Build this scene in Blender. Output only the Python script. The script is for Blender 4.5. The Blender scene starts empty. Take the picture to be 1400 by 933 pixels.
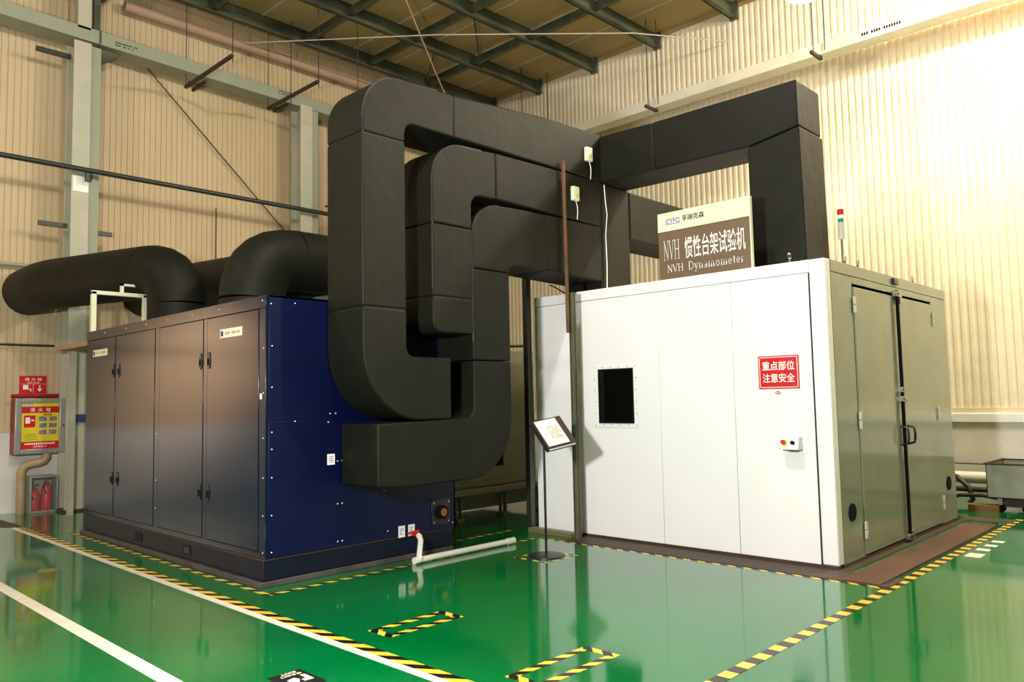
import bpy, math, random
from mathutils import Vector, Matrix
random.seed(7)
C = bpy.context.scene.collection
sc = bpy.context.scene
# ---------------------------------------------------------------- camera
def cam_axes(yaw, pitch, roll):
    fw = Vector((math.cos(pitch)*math.cos(yaw), math.cos(pitch)*math.sin(yaw), math.sin(pitch)))
    rt = fw.cross(Vector((0, 0, 1))).normalized(); up = rt.cross(fw)
    c, s = math.cos(roll), math.sin(roll)
    return c*rt + s*up, -s*rt + c*up, fw
cd = bpy.data.cameras.new('camera'); cam = bpy.data.objects.new('camera', cd); C.objects.link(cam)
cd.sensor_width = 36; cd.lens = 1074.26/1400*36; cd.clip_end = 200; cd.clip_start = .05
r_, u_, f_ = cam_axes(2.3394, .0741, -.0198)
m = Matrix((r_, u_, -f_)).transposed().to_4x4(); m.translation = Vector((2.9287, -7.2273, 1.6))
cam.matrix_world = m
sc.camera = cam
# ---------------------------------------------------------------- world, lights, exposure
sc.view_settings.view_transform = 'Standard'; sc.view_settings.look = 'None'
sc.view_settings.gamma = 1; sc.view_settings.use_curve_mapping = False
sc.view_settings.exposure = 0.0
w = bpy.data.worlds.new('world'); sc.world = w; w.use_nodes = True
w.node_tree.nodes['Background'].inputs[0].default_value = (.95, .90, .76, 1)
w.node_tree.nodes['Background'].inputs[1].default_value = .17
def lamp(name, kind, loc, power, color, size=.2, aim=None, spot=None, blend=.6):
    l = bpy.data.lights.new(name, kind); l.energy = power; l.color = color
    if kind == 'AREA': l.shape = 'DISK'; l.size = size
    else: l.shadow_soft_size = size
    if kind == 'SPOT': l.spot_size = math.radians(spot); l.spot_blend = blend
    o = bpy.data.objects.new(name, l); C.objects.link(o); o.location = loc
    if aim is not None:
        o.rotation_euler = (Vector(aim)-Vector(loc)).to_track_quat('-Z', 'Y').to_euler()
    return o
WARM = (1, .93, .76); WHITE = (1, .98, .94)
lamp('flash', 'POINT', (.3, -7.4, 2.4), 1750, WHITE, .18)
lamp('high_bay_or_added_spot', 'SPOT', (-1.55, 3.6, 7.45), 500, WARM, .12, (-1.55, 3.6, 0), 150)
lamp('high_bay_or_added_spot', 'POINT', (1.3, 4.2, 8.1), 1150, WARM, .15)
lamp('high_bay_or_added_spot', 'POINT', (5.2, 3.6, 7.9), 1100, WARM, .15)
lamp('high_bay_or_added_spot', 'POINT', (-1.0, -3.6, 7.9), 900, WHITE, .2)
lamp('high_bay_or_added_spot', 'SPOT', (-8.3, -8.2, 4.4), 5200, (1, .78, .66), .3, (-11.2, -6.75, 2.3), 42, 1)  # added unseen spot, narrowed on the wall for the warm door reflection
lamp('high_bay_or_added_spot', 'POINT', (-6.6, -8.4, 6.6), 420, (1, .86, .70), .3)
# ---------------------------------------------------------------- materials
def lin(c): return tuple(((x/255)/12.92 if x <= 10 else ((x/255+.055)/1.055)**2.4) for x in c)
MATS = {}
def mat(name, c, rough=.5, metal=0, var=None, vscale=3, vamt=.4, bump=0, bscale=30, coat=0, emit=None, spec=.5, stretch=None, alpha=None):
    m = bpy.data.materials.new(name); m.use_nodes = True
    nt = m.node_tree; N = nt.nodes; L = nt.links; b = N['Principled BSDF']
    col = (*lin(c), 1)
    b.inputs['Base Color'].default_value = col
    b.inputs['Roughness'].default_value = rough; b.inputs['Metallic'].default_value = metal
    b.inputs['Coat Weight'].default_value = coat; b.inputs['Coat Roughness'].default_value = .05
    b.inputs['Specular IOR Level'].default_value = spec
    tc = N.new('ShaderNodeTexCoord'); mp = N.new('ShaderNodeMapping'); L.new(tc.outputs['Object'], mp.inputs[0])
    if stretch: mp.inputs['Scale'].default_value = stretch
    n = N.new('ShaderNodeTexNoise'); n.inputs['Scale'].default_value = vscale; n.inputs['Detail'].default_value = 5
    L.new(mp.outputs[0], n.inputs['Vector'])
    rp = N.new('ShaderNodeValToRGB'); L.new(n.outputs['Fac'], rp.inputs[0])
    if var:
        rp.color_ramp.elements[0].position = .5-vamt/2; rp.color_ramp.elements[1].position = .5+vamt/2
        rp.color_ramp.elements[0].color = col; rp.color_ramp.elements[1].color = (*lin(var), 1)
    else:
        rp.color_ramp.elements[0].position = .25; rp.color_ramp.elements[1].position = .75
        rp.color_ramp.elements[0].color = tuple(x*.9 for x in col[:3])+(1,); rp.color_ramp.elements[1].color = tuple(min(1, x*1.06) for x in col[:3])+(1,)
    L.new(rp.outputs[0], b.inputs['Base Color'])
    if bump:
        n2 = N.new('ShaderNodeTexNoise'); n2.inputs['Scale'].default_value = bscale; n2.inputs['Detail'].default_value = 4
        L.new(mp.outputs[0], n2.inputs['Vector'])
        bp = N.new('ShaderNodeBump'); bp.inputs['Strength'].default_value = bump; bp.inputs['Distance'].default_value = .02
        L.new(n2.outputs['Fac'], bp.inputs['Height']); L.new(bp.outputs[0], b.inputs['Normal'])
    if emit: b.inputs['Emission Color'].default_value = (*emit[0], 1); b.inputs['Emission Strength'].default_value = emit[1]
    MATS[name] = m; return m
def glassmat(name, c, rough=.02, alpha=.25):
    m = bpy.data.materials.new(name); m.use_nodes = True; nt = m.node_tree; N = nt.nodes; L = nt.links
    b = N['Principled BSDF']; b.inputs['Base Color'].default_value = (*lin(c), 1); b.inputs['Roughness'].default_value = rough
    b.inputs['Alpha'].default_value = alpha
    return m
def stripe(name, period, slant):
    m = bpy.data.materials.new(name); m.use_nodes = True; nt = m.node_tree; N = nt.nodes; L = nt.links
    b = N['Principled BSDF']; b.inputs['Roughness'].default_value = .25
    uv = N.new('ShaderNodeUVMap'); sp = N.new('ShaderNodeSeparateXYZ'); L.new(uv.outputs[0], sp.inputs[0])
    a = N.new('ShaderNodeMath'); a.operation = 'MULTIPLY_ADD'; a.inputs[1].default_value = slant
    L.new(sp.outputs[1], a.inputs[0]); L.new(sp.outputs[0], a.inputs[2])
    d = N.new('ShaderNodeMath'); d.operation = 'DIVIDE'; d.inputs[1].default_value = period; L.new(a.outputs[0], d.inputs[0])
    f = N.new('ShaderNodeMath'); f.operation = 'FRACT'; L.new(d.outputs[0], f.inputs[0])
    g = N.new('ShaderNodeMath'); g.operation = 'GREATER_THAN'; g.inputs[1].default_value = .5; L.new(f.outputs[0], g.inputs[0])
    n = N.new('ShaderNodeTexNoise'); n.inputs['Scale'].default_value = 4
    tc = N.new('ShaderNodeTexCoord'); L.new(tc.outputs['Object'], n.inputs['Vector'])
    w1 = N.new('ShaderNodeMixRGB'); w1.inputs[1].default_value = (*lin((235, 205, 60)), 1); w1.inputs[2].default_value = (*lin((205, 165, 60)), 1); L.new(n.outputs['Fac'], w1.inputs[0])
    x = N.new('ShaderNodeMixRGB'); x.inputs[1].default_value = (*lin((24, 22, 14)), 1)
    L.new(w1.outputs[0], x.inputs[2]); L.new(g.outputs[0], x.inputs[0]); L.new(x.outputs[0], b.inputs['Base Color'])
    return m
M = dict(
 floor=mat('green epoxy floor', (0, 92, 42), .09, var=(0, 108, 50), vscale=.8, bump=.05, bscale=2.5, coat=.3),
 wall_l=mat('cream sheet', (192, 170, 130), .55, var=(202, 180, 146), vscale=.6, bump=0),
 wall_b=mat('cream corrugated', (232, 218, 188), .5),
 paint=mat('white lower wall', (226, 222, 214), .6, var=(205, 200, 190), vscale=2, bump=.1),
 ceil=mat('roof lining', (176, 148, 96), .7, var=(160, 140, 92), vscale=.7),
 steel_g=mat('dark green steel', (42, 48, 32), .5, var=(84, 90, 68), vscale=2.2, vamt=.25, stretch=(1, .35, 1)),
 beam_g=mat('grey green painted steel', (140, 148, 126), .5, var=(150, 152, 132), vscale=3),
 col=mat('pale column paint', (170, 176, 152), .5, var=(190, 178, 160), vscale=2.4, vamt=.25),
 beam_w=mat('cream painted beam', (232, 226, 204), .45),
 pink=mat('pinkish pipe paint', (168, 138, 112), .6),
 dkpipe=mat('dark pipe paint', (40, 48, 40), .4),
 rust=mat('rusty steel', (56, 38, 27), .8, var=(78, 52, 32), vscale=9, bump=.3),
 rustd=mat('dark rust', (50, 36, 26), .6, var=(66, 50, 34), vscale=3, bump=.2),
 duct=mat('black foam insulation', (14, 15, 9), .6, var=(21, 22, 11), vscale=2.2, vamt=.35, bump=.5, bscale=4, spec=.25),
 seam=mat('black seam tape', (9, 9, 8), .5),
 blue=mat('blue powder coat', (1, 8, 44), .42, var=(1, 11, 52), spec=.3, vscale=1.2, bump=.03, bscale=3, coat=0),
 bluef=mat('blue gloss door', (6, 20, 42), .17, bump=.02, bscale=1.2, spec=.38),
 bluep=mat('blue plinth', (2, 13, 36), .5, var=(8, 17, 30), spec=.3, vscale=3, bump=.1),
 white=mat('white chamber enamel', (240, 240, 239), .3, var=(242, 242, 241)),
 side=mat('door enamel toned for shade', (138, 144, 124), .12, bump=.03, bscale=1.2, spec=.7),  # grey green of the dim, reflecting side face is put into the colour
 machine=mat('grey machine enamel', (158, 160, 136), .4),
 black=mat('black rubber', (6, 6, 6), .8, spec=.15),
 blackm=mat('black metal', (22, 22, 20), .35),
 chrome=mat('polished steel', (170, 170, 160), .25, metal=.9),
 alu=mat('brushed aluminium', (190, 192, 188), .35, metal=.7),
 galv=mat('galvanised sheet', (128, 132, 112), .42, metal=.3, var=(150, 152, 132), vscale=5),
 steelp=mat('grey green post', (84, 86, 66), .5, var=(100, 98, 78), vscale=6),
 darkpost=mat('dark post', (44, 42, 36), .4, spec=.8),
 red=mat('signal red', (206, 14, 20), .4), redd=mat('dark red', (150, 20, 22), .45),
 wht=mat('sign white', (245, 245, 240), .5), blk=mat('print black', (15, 15, 15), .5),
 cream=mat('sign cream', (226, 230, 200), .4), taupe=mat('sign taupe', (118, 96, 76), .4),
 yellow=mat('poster yellow', (232, 214, 40), .4), navy=mat('print navy', (40, 48, 110), .5),
 pblue=mat('poster blue', (40, 110, 150), .5), pmix=mat('poster picture', (60, 120, 160), .5, var=(190, 120, 120), vscale=25, vamt=.1),
 pvc=mat('white pvc', (226, 222, 206), .35), brass=mat('brass', (160, 110, 50), .35, metal=.8),
 beige=mat('beige pipe', (188, 168, 128), .5, var=(168, 140, 100), vscale=6),
 line=mat('white floor paint', (226, 222, 204), .3, var=(205, 200, 180), vscale=6),
 wood=mat('brown board', (120, 84, 36), .6), tape=stripe('hazard tape diagonal', .16, 1.0),
 tape2=stripe('hazard tape square', .21, 0.0), tape3=stripe('hazard tape slanted', .25, -1.6),
 green=mat('lamp green', (0, 150, 120), .3), yel2=mat('signal yellow', (240, 200, 20), .4),
 glass=glassmat('tinted glass', (10, 10, 8), .04, .55), cglass=glassmat('clear glass', (180, 190, 190), .03, .07),
 inside=mat('dark interior', (18, 18, 16), .7), bulb=mat('lamp glow', (255, 250, 230), .4, emit=((1, .95, .8), 9)),
 refl=mat('lamp reflector', (210, 212, 206), .25, metal=.6), rustp=mat('orange brown rust', (112, 76, 40), .8, var=(84, 62, 44), vscale=5, bump=.3), skid=mat('worn skid steel', (58, 54, 54), .6, var=(78, 74, 72), vscale=8), matb=mat('brown mat', (70, 42, 32), .6, var=(92, 62, 40), vscale=1.6), khaki=mat('khaki channel', (110, 106, 74), .5),
 greypl=mat('grey plastic', (196, 198, 188), .4), wire=mat('pale wire', (190, 180, 160), .5), dwire=mat('dark wire', (50, 40, 32), .5),
 mark=mat('pale mark', (205, 225, 200), .4), bkrust=mat('dark cart metal', (36, 24, 20), .6), stainm=mat('worn floor patch', (120, 120, 50), .3),
 blue2=mat('pale tube enamel', (206, 208, 192), .4), slot=mat('plinth slot', (4, 5, 8), .9))
# ---------------------------------------------------------------- mesh helper
class G:
    def __init__(s): s.v = []; s.f = []; s.uv = None
    def add(s, vs, fs):
        n = len(s.v); s.v += [tuple(p) for p in vs]; s.f += [tuple(i+n for i in f) for f in fs]; return s
    def box(s, x0, x1, y0, y1, z0, z1):
        return s.add([(x0,y0,z0),(x1,y0,z0),(x1,y1,z0),(x0,y1,z0),(x0,y0,z1),(x1,y0,z1),(x1,y1,z1),(x0,y1,z1)],
                     [(0,3,2,1),(4,5,6,7),(0,1,5,4),(1,2,6,5),(2,3,7,6),(3,0,4,7)])
    def cyl(s, p0, p1, r, r1=None, n=16):
        return s.tube([p0, p1], r, n, r1)
    def tube(s, pts, r, n=12, r1=None):
        pts = [Vector(p) for p in pts]; vs = []; up = None
        for i, p in enumerate(pts):
            a = pts[max(i-1, 0)]; b = pts[min(i+1, len(pts)-1)]; t = (b-a).normalized()
            if up is None:
                up = Vector((0, 0, 1)) if abs(t.z) < .9 else Vector((1, 0, 0))
            x = t.cross(up).normalized(); y = x.cross(t).normalized(); up = y
            rr = r if r1 is None else r + (r1-r)*i/(len(pts)-1)
            for k in range(n):
                q = 2*math.pi*k/n; vs.append(p + (x*math.cos(q)+y*math.sin(q))*rr)
        fs = []
        for i in range(len(pts)-1):
            for k in range(n):
                a = i*n+k; b = i*n+(k+1) % n; fs.append((a, b, b+n, a+n))
        fs.append(tuple(range(n-1, -1, -1))); fs.append(tuple(range((len(pts)-1)*n, len(pts)*n)))
        return s.add(vs, fs)
    def prism(s, out, ax, a, b):      # out = 2D outline in the other two axes
        f = {'x': lambda p, t: (t, p[0], p[1]), 'y': lambda p, t: (p[0], t, p[1]), 'z': lambda p, t: (p[0], p[1], t)}[ax]
        n = len(out); vs = [f(p, a) for p in out]+[f(p, b) for p in out]
        return s.add(vs, [tuple(range(n-1, -1, -1)), tuple(range(n, 2*n))]+[(i, (i+1) % n, (i+1) % n+n, i+n) for i in range(n)])
    def bar(s, p0, p1, wy, h):        # box along an arbitrary line
        p0 = Vector(p0); p1 = Vector(p1); t = (p1-p0).normalized(); up = Vector((0, 0, 1)) if abs(t.z) < .95 else Vector((1, 0, 0))
        x = t.cross(up).normalized()*wy/2; y = x.cross(t).normalized()*h/2
        vs = [p+q for p in (p0, p1) for q in (-x-y, x-y, x+y, -x+y)]
        return s.add(vs, [(0,1,2,3),(7,6,5,4),(0,4,5,1),(1,5,6,2),(2,6,7,3),(3,7,4,0)])
    def lathe(s, prof, c, n=24):
        vs = [(c[0]+r*math.cos(2*math.pi*k/n), c[1]+r*math.sin(2*math.pi*k/n), c[2]+z) for r, z in prof for k in range(n)]
        fs = [(i*n+k, i*n+(k+1) % n, (i+1)*n+(k+1) % n, (i+1)*n+k) for i in range(len(prof)-1) for k in range(n)]
        return s.add(vs, fs)
    def build(s, name, m, parent=None, bevel=0, seg=2, smooth=False, uv=None):
        import bmesh
        if parent is not None: o0 = Vector(parent.get('_w', (0, 0, 0)))
        else:
            xs = [p[0] for p in s.v]; ys = [p[1] for p in s.v]; zs = [p[2] for p in s.v]
            o0 = Vector(((min(xs)+max(xs))/2, (min(ys)+max(ys))/2, min(zs)))
        me = bpy.data.meshes.new(name)
        me.from_pydata([tuple(Vector(p)-o0) for p in s.v], [], s.f)
        if uv:
            l = me.uv_layers.new(name='UVMap')
            for lp in me.loops:
                l.data[lp.index].uv = uv(Vector(s.v[lp.vertex_index]))
        bm = bmesh.new(); bm.from_mesh(me); bmesh.ops.recalc_face_normals(bm, faces=bm.faces); bm.to_mesh(me); bm.free()
        me.materials.append(M[m] if isinstance(m, str) else m)
        o = bpy.data.objects.new(name, me); C.objects.link(o)
        if parent is None: o.location = o0
        else: o.parent = parent
        o['_w'] = tuple(o0)
        if smooth:
            for p in me.polygons: p.use_smooth = True
            try:
                me.set_sharp_from_angle(angle=math.radians(50))
            except Exception: pass
        if bevel:
            b = o.modifiers.new('bevel', 'BEVEL'); b.width = bevel; b.segments = seg; b.limit_method = 'ANGLE'; b.angle_limit = math.radians(50)
            for p in me.polygons: p.use_smooth = True
            try: me.set_sharp_from_angle(angle=math.radians(60))
            except Exception: pass
        return o
def tag(o, label, cat=None, group=None, kind=None):
    if label: o['label'] = label
    if cat: o['category'] = cat
    if group: o['group'] = group
    if kind: o['kind'] = kind
    return o
def thing(name, loc, label, cat, group=None):
    o = bpy.data.objects.new(name, None); C.objects.link(o); o.location = loc; o.empty_display_size = .1
    o['_w'] = tuple(loc); return tag(o, label, cat, group)
def struct(o): o['kind'] = 'structure'; return o
def arc(cx, cy, r, a0, a1, n=8, ry=None):
    ry = r if ry is None else ry
    return [(cx+r*math.cos(math.radians(a0+(a1-a0)*i/n)), cy+ry*math.sin(math.radians(a0+(a1-a0)*i/n))) for i in range(n+1)]
def copy_tree(o, loc=None, parent=None):
    c = o.copy(); C.objects.link(c)
    if parent is not None: c.parent = parent
    if loc is not None: c.location = loc; c['_w'] = tuple(loc)
    for ch in list(o.children): copy_tree(ch, None, c)
    return c
# text: local frame origin o, right r, up u (unit vectors); fitted in w x h, centred
def fit_mesh(verts, faces, name, m, parent, o, r, u, w, h, lift):
    xs = [v[0] for v in verts]; ys = [v[1] for v in verts]
    x0, x1, y0, y1 = min(xs), max(xs), min(ys), max(ys)
    sx = w/(x1-x0) if w else h/(y1-y0); sy = h/(y1-y0) if h else sx
    r = Vector(r); u = Vector(u); nrm = r.cross(u); o = Vector(o)
    pts = [o + r*((v[0]-(x0+x1)/2)*sx) + u*((v[1]-(y0+y1)/2)*sy) + nrm*lift for v in verts]
    g = G(); g.v = [tuple(p) for p in pts]; g.f = faces
    w0 = Vector(parent['_w']); me = bpy.data.meshes.new(name)
    me.from_pydata([tuple(p-w0) for p in pts], [], faces); me.materials.append(M[m])
    ob = bpy.data.objects.new(name, me); C.objects.link(ob); ob.parent = parent; ob['_w'] = tuple(w0)
    return ob
def text(s, parent, o, r, u, w, h, m='wht', bold=.0, lift=.002, name='lettering'):
    cu = bpy.data.curves.new('t', 'FONT'); cu.body = s; cu.size = 1; cu.offset = bold; cu.resolution_u = 3
    ob = bpy.data.objects.new('t', cu); C.objects.link(ob); bpy.context.view_layer.update()
    dg = bpy.context.evaluated_depsgraph_get(); me = bpy.data.meshes.new_from_object(ob.evaluated_get(dg))
    vs = [tuple(v.co) for v in me.vertices]; fs = [tuple(p.vertices) for p in me.polygons]
    bpy.data.objects.remove(ob); bpy.data.curves.remove(cu); bpy.data.meshes.remove(me)
    return fit_mesh(vs, fs, name, m, parent, o, r, u, w, h, lift)
def serif(s, parent, o, r, u, w, h, m='wht', lift=.002, th=1.0):
    T, t = .105*th, .05*th
    E = lambda cx, cy, rx, ry, a0, a1, n=14: arc(cx, cy, rx, a0, a1, n, ry)
    S = lambda x, y: ([(x-.13, y), (x+.13, y)], .04*th)
    D = {'N': (.95, [([(.15,0),(.15,1)],t),([(.13,1),(.78,0)],T),([(.78,0),(.78,1)],t),S(.15,.02),S(.12,.98),S(.78,.98)]),
     'V': (.9, [([(.1,1),(.45,0)],T),([(.45,0),(.78,1)],t),S(.1,.98),S(.78,.98)]),
     'H': (.98, [([(.18,0),(.18,1)],T),([(.78,0),(.78,1)],T),([(.18,.52),(.78,.52)],t),S(.18,.02),S(.18,.98),S(.78,.02),S(.78,.98)]),
     'D': (.95, [([(.2,0),(.2,1)],T),(E(.3,.5,.5,.48,90,-90),t*1.6),([(.1,.98),(.35,.98)],t),([(.1,.02),(.35,.02)],t)]),
     'y': (.66, [([(.08,.64),(.3,.04)],T*.9),([(.52,.64),(.22,-.2)],t),([(.1,-.24),(.22,-.22)],T*.8),S(.1,.64),S(.5,.64)]),
     'n': (.74, [([(.15,0),(.15,.64)],T),(E(.33,.42,.18,.2,170,0),t*1.3),([(.51,0),(.51,.42)],T),S(.15,.02),S(.51,.02)]),
     'a': (.64, [(E(.25,.45,.17,.19,160,0),t*1.2),([(.42,.45),(.42,.04)],T),(E(.24,.18,.16,.17,60,330),t*1.5)]),
     'm': (1.1, [([(.15,0),(.15,.64)],T),(E(.32,.42,.17,.2,170,0),t*1.3),([(.49,0),(.49,.42)],T),(E(.66,.42,.17,.2,180,0),t*1.3),([(.83,0),(.83,.42)],T),S(.15,.02),S(.49,.02),S(.83,.02)]),
     'o': (.70, [(E(.3,.32,.21,.29,0,360,20),t*1.9)]),
     'e': (.64, [(E(.28,.32,.19,.29,0,320,18),t*1.8),([(.1,.34),(.46,.34)],t)]),
     't': (.48, [([(.18,.85),(.18,.12)],T),(E(.28,.13,.1,.12,180,320,6),t),([(.04,.62),(.36,.62)],t)]),
     'r': (.56, [([(.15,0),(.15,.64)],T),(E(.32,.42,.17,.18,170,50),t*1.6),S(.15,.02)]), ' ': (.5, [])}
    vs = []; fs = []; x = 0
    for ch in s:
        adv, st = D[ch]
        for pts, wd in st:
            for i in range(len(pts)-1):
                a = Vector(pts[i]).to_3d(); b = Vector(pts[i+1]).to_3d(); d = (b-a)
                if d.length < 1e-6: continue
                n = Vector((-d.y, d.x, 0)).normalized()*wd/2; k = len(vs)
                e = d.normalized()*.012
                vs += [(p.x+x, p.y, 0) for p in (a-n-e, b-n+e, b+n+e, a+n-e)]; fs.append((k, k+1, k+2, k+3))
        x += adv
    return fit_mesh(vs, fs, 'lettering', m, parent, o, r, u, w, h, lift)
def dashes(parent, o, r, u, w, h, rows, cols, m='blk', fill=.55, lift=.002, name='print'):
    vs = []; fs = []
    for j in range(rows):
        for i in range(cols):
            if random.random() < .12: continue
            x = (i+.08)/cols; x1 = (i+.85)/cols; y = (j+.5-fill/2)/rows; y1 = (j+.5+fill/2)/rows; k = len(vs)
            vs += [(x,y,0),(x1,y,0),(x1,y1,0),(x,y1,0)]; fs.append((k,k+1,k+2,k+3))
    return fit_mesh(vs, fs, name, m, parent, o, r, u, w, h, lift)
def plate(parent, name, m, o, r, u, w, h, d, bevel=0):   # flat board centred at o, thickness d towards its normal
    o = Vector(o); r = Vector(r); u = Vector(u); n = r.cross(u)
    vs = [o+r*a*w/2+u*b*h/2+n*c for c in (0, d) for a, b in ((-1,-1),(1,-1),(1,1),(-1,1))]
    g = G(); g.add(vs, [(0,3,2,1),(4,5,6,7),(0,1,5,4),(1,2,6,5),(2,3,7,6),(3,0,4,7)])
    return g.build(name, m, parent, bevel)
XR, YR, ZU = (1,0,0), (0,1,0), (0,0,1)     # faces looking to -Y use right = +X ; faces looking to +X use right = +Y
# ================================================================ SETTING
XW, YW, ZC = -11.2, 6.2, 9.03
struct(G().box(XW-.2, 9, -14, YW+.2, -.2, 0).build('floor', 'floor'))
ceil = struct(G().box(XW-.1, 9, -14, YW+.1, ZC+.02, ZC+.12).build('ceiling', 'ceil'))
y = YW
while y > -6:
    G().box(XW, 6, y-1.02, y, ZC-.012, ZC+.02).build('ceiling_sheet', 'ceil', ceil, .006, 1)
    G().box(XW, 6, y-1.045, y-1.005, ZC-.02, ZC-.011).build('cover_strip', 'wire', ceil); y -= 1.04
def ribs(x_of, a0, a1, prof, z0, z1):
    g = G(); per = prof[-1][0]; n = int((a1-a0)/per); pts = []
    for i in range(n):
        for t, d in prof[:-1]: pts.append((a0+i*per+t, d))
    pts.append((a0+n*per, prof[-1][1])); vs = [x_of(a, d, z) for z in (z0, z1) for a, d in pts]; k = len(pts)
    return g.add(vs, [(i, i+1, i+1+k, i+k) for i in range(k-1)])
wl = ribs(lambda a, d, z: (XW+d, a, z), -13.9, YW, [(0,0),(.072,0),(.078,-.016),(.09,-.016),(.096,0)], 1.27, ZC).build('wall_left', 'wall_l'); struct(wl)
G().box(XW-.15, XW-.03, -14, YW, 0, ZC).build('wall_backing', 'wall_l', wl)
G().box(XW-.1, XW+.02, -14, YW, 0, 1.25).build('lower_wall', 'paint', wl)
G().box(XW-.1, XW+.035, -14, YW, 1.25, 1.29).build('drip_rail', 'wall_l', wl)
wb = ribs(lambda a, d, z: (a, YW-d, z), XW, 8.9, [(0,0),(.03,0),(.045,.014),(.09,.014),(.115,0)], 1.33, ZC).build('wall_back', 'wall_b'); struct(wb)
G().box(XW, 9, YW+.02, YW+.15, 0, ZC).build('wall_backing', 'wall_b', wb)
G().box(XW, 9, YW-.03, YW+.1, 0, 1.12).build('lower_wall', 'paint', wb)
G().box(XW, 9, YW-.07, YW+.1, 1.12, 1.25).build('wall_ledge', 'wht', wb, .005)
G().box(XW, 9, YW-.035, YW+.1, 1.25, 1.34).build('drip_rail', 'wall_b', wb)
struct(G().prism([(XW, ZC), (XW+.02, ZC), (XW+.06, ZC-.12), (XW, ZC-.12)], 'y', -12, YW).build('trim_1', 'wall_l'))
struct(G().box(XW, 8, YW-.05, YW, ZC-.10, ZC).build('trim_2', 'ceil'))
# purlins: Z sections running along Y
for i, x in enumerate((-10.5, -9.0, -7.37, -5.74, -4.02, -2.35)):
    g = G(); z0, z1 = ZC-.32, ZC-.012
    g.box(x-.012, x+.012, -11, YW-.06, z0, z1); g.box(x-.012, x+.10, -11, YW-.06, z0, z0+.014); g.box(x-.10, x+.012, -11, YW-.06, z1-.014, z1)
    nm = ('over the left wall', 'second out from the left wall', 'third out from the left wall', 'ending above the tall black duct bend', 'ending at the middle of the back wall', 'nearest the high bay lamp')[i]
    p = g.build('purlin', 'steel_g'); tag(p, 'dark green steel roof purlin, '+nm, 'beam', 'roof purlins')
    G().box(x-.02, x+.14, YW-.12, YW-.06, z0-.03, z1).build('end_plate', 'steel_g', p)
for j, (y, nm) in enumerate(((4.05, 'row nearest the back wall'), (2.45, 'middle row'), (.9, 'row nearest the camera'), (-1.0, 'row above the machines'))):
    xs = (-10.5, -9.0, -7.37, -5.74, -4.02, -2.35)
    for k in range(5):
        if j == 0 and k == 9: continue
        g = G(); g.bar((xs[k]+.02, y, ZC-.2), (xs[k+1]-.02, y, ZC-.19), .07, .15)
        o = g.build('bridging_strut', 'steel_g'); tag(o, 'dark roof cross strut, '+nm+', '+('beside the left wall','second from left','third from left','fourth from left','fifth from left')[k], 'strut', 'roof bridging struts')
        G().box(xs[k]+.015, xs[k]+.03, y-.09, y+.09, ZC-.28, ZC-.1).build('cleat', 'steel_g', o)
for k, (a, b) in enumerate((((-9.0, 3.0, 8.76), (-10.5, 4.0, 8.76)), ((-7.4, 2.6, 8.78), (-9.0, 4.3, 8.78)))):
    tag(G().cyl(a, b, .02, n=8).build('tie_rod', 'dkpipe'), 'thin diagonal steel roof tie rod '+('near the left wall', 'second from the left wall')[k], 'rod', 'diagonal roof ties')
# left crane beam and columns
b = G(); zt = lambda y: -.022*(y+1.4)
ya_, yb_ = -11, YW-.1
def tb(x0, x1, z0, z1):
    b.add([(x, y, z+zt(y)) for y in (ya_, yb_) for x, z in ((x0, z0), (x1, z0), (x1, z1), (x0, z1))], [(0,1,2,3),(7,6,5,4),(0,4,5,1),(1,5,6,2),(2,6,7,3),(3,7,4,0)])
tb(-10.98, -10.6, 7.54, 7.56); tb(-10.98, -10.6, 7.74, 7.76); tb(-10.62, -10.6, 7.56, 7.74)
cb = b.build('crane_beam', 'beam_g'); tag(cb, 'grey green steel beam running high along the left wall over the columns', 'beam')
for y in (-2.86,): G().box(-10.97, -10.58, y-.012, y+.012, 7.53, 7.80).build('splice_plate', 'steel_g', cb)
for y, x0 in ((-2.45, -10.6), (.55, -10.6)): dashes(cb, (-10.6, y, 7.66), YR, ZU, .35, .07, 2, 12, 'blk', .5, .002)
def column(y0, w, z1, label, base):
    t = thing('steel_column', (-10.8, y0+w/2, 0), label, 'column', 'steel columns of the left wall')
    G().box(-10.62, -10.585, y0, y0+w*.62, 0, z1).build('flange', 'col', t)
    G().box(-10.96, -10.93, y0, y0+w*.62, 0, z1).build('flange', 'col', t)
    G().box(-10.93, -10.62, y0+w*.25, y0+w*.3, 0, z1).build('web', 'col', t)
    G().box(-10.75, -10.63, y0+w*.66, y0+w, 0, z1-.02).build('side_strut', 'beam_g', t)
    G().box(-11.15, -10.5, y0-.06, y0+w+.03, 0, .03).build('base_plate', 'rustd', t)
    return t
c1 = column(-3.25, .42, 7.53, 'pale steel column on the left wall beside the hydrant cabinet', 0)
G().box(-10.72, -10.60, -3.2, -3.0, 7.76, 8.8).build('upper_flange', 'col', c1)
G().box(-10.95, -10.72, -3.12, -3.1, 7.76, 8.8).build('upper_web', 'col', c1)
G().box(-10.72, -10.64, -2.95, -2.85, 7.76, 8.8).build('upper_strut', 'steel_g', c1)
G().prism([(-3.25, 8.4), (-2.75, 8.4), (-2.3, 8.95), (-3.25, 8.95)], 'x', -10.85, -10.6).build('haunch', 'steel_g', c1)
G().prism([(-2.83, 7.53), (-2.5, 7.53), (-2.83, 7.25)], 'x', -10.8, -10.7).build('bracket', 'steel_g', c1)
G().box(-10.584, -10.578, -3.23, -3.0, 5.05, 5.3).build('paper_strip', 'wht', c1)
column(.85, .42, 7.53, 'pale steel column behind the tall black duct on the left wall', 0)
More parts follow.
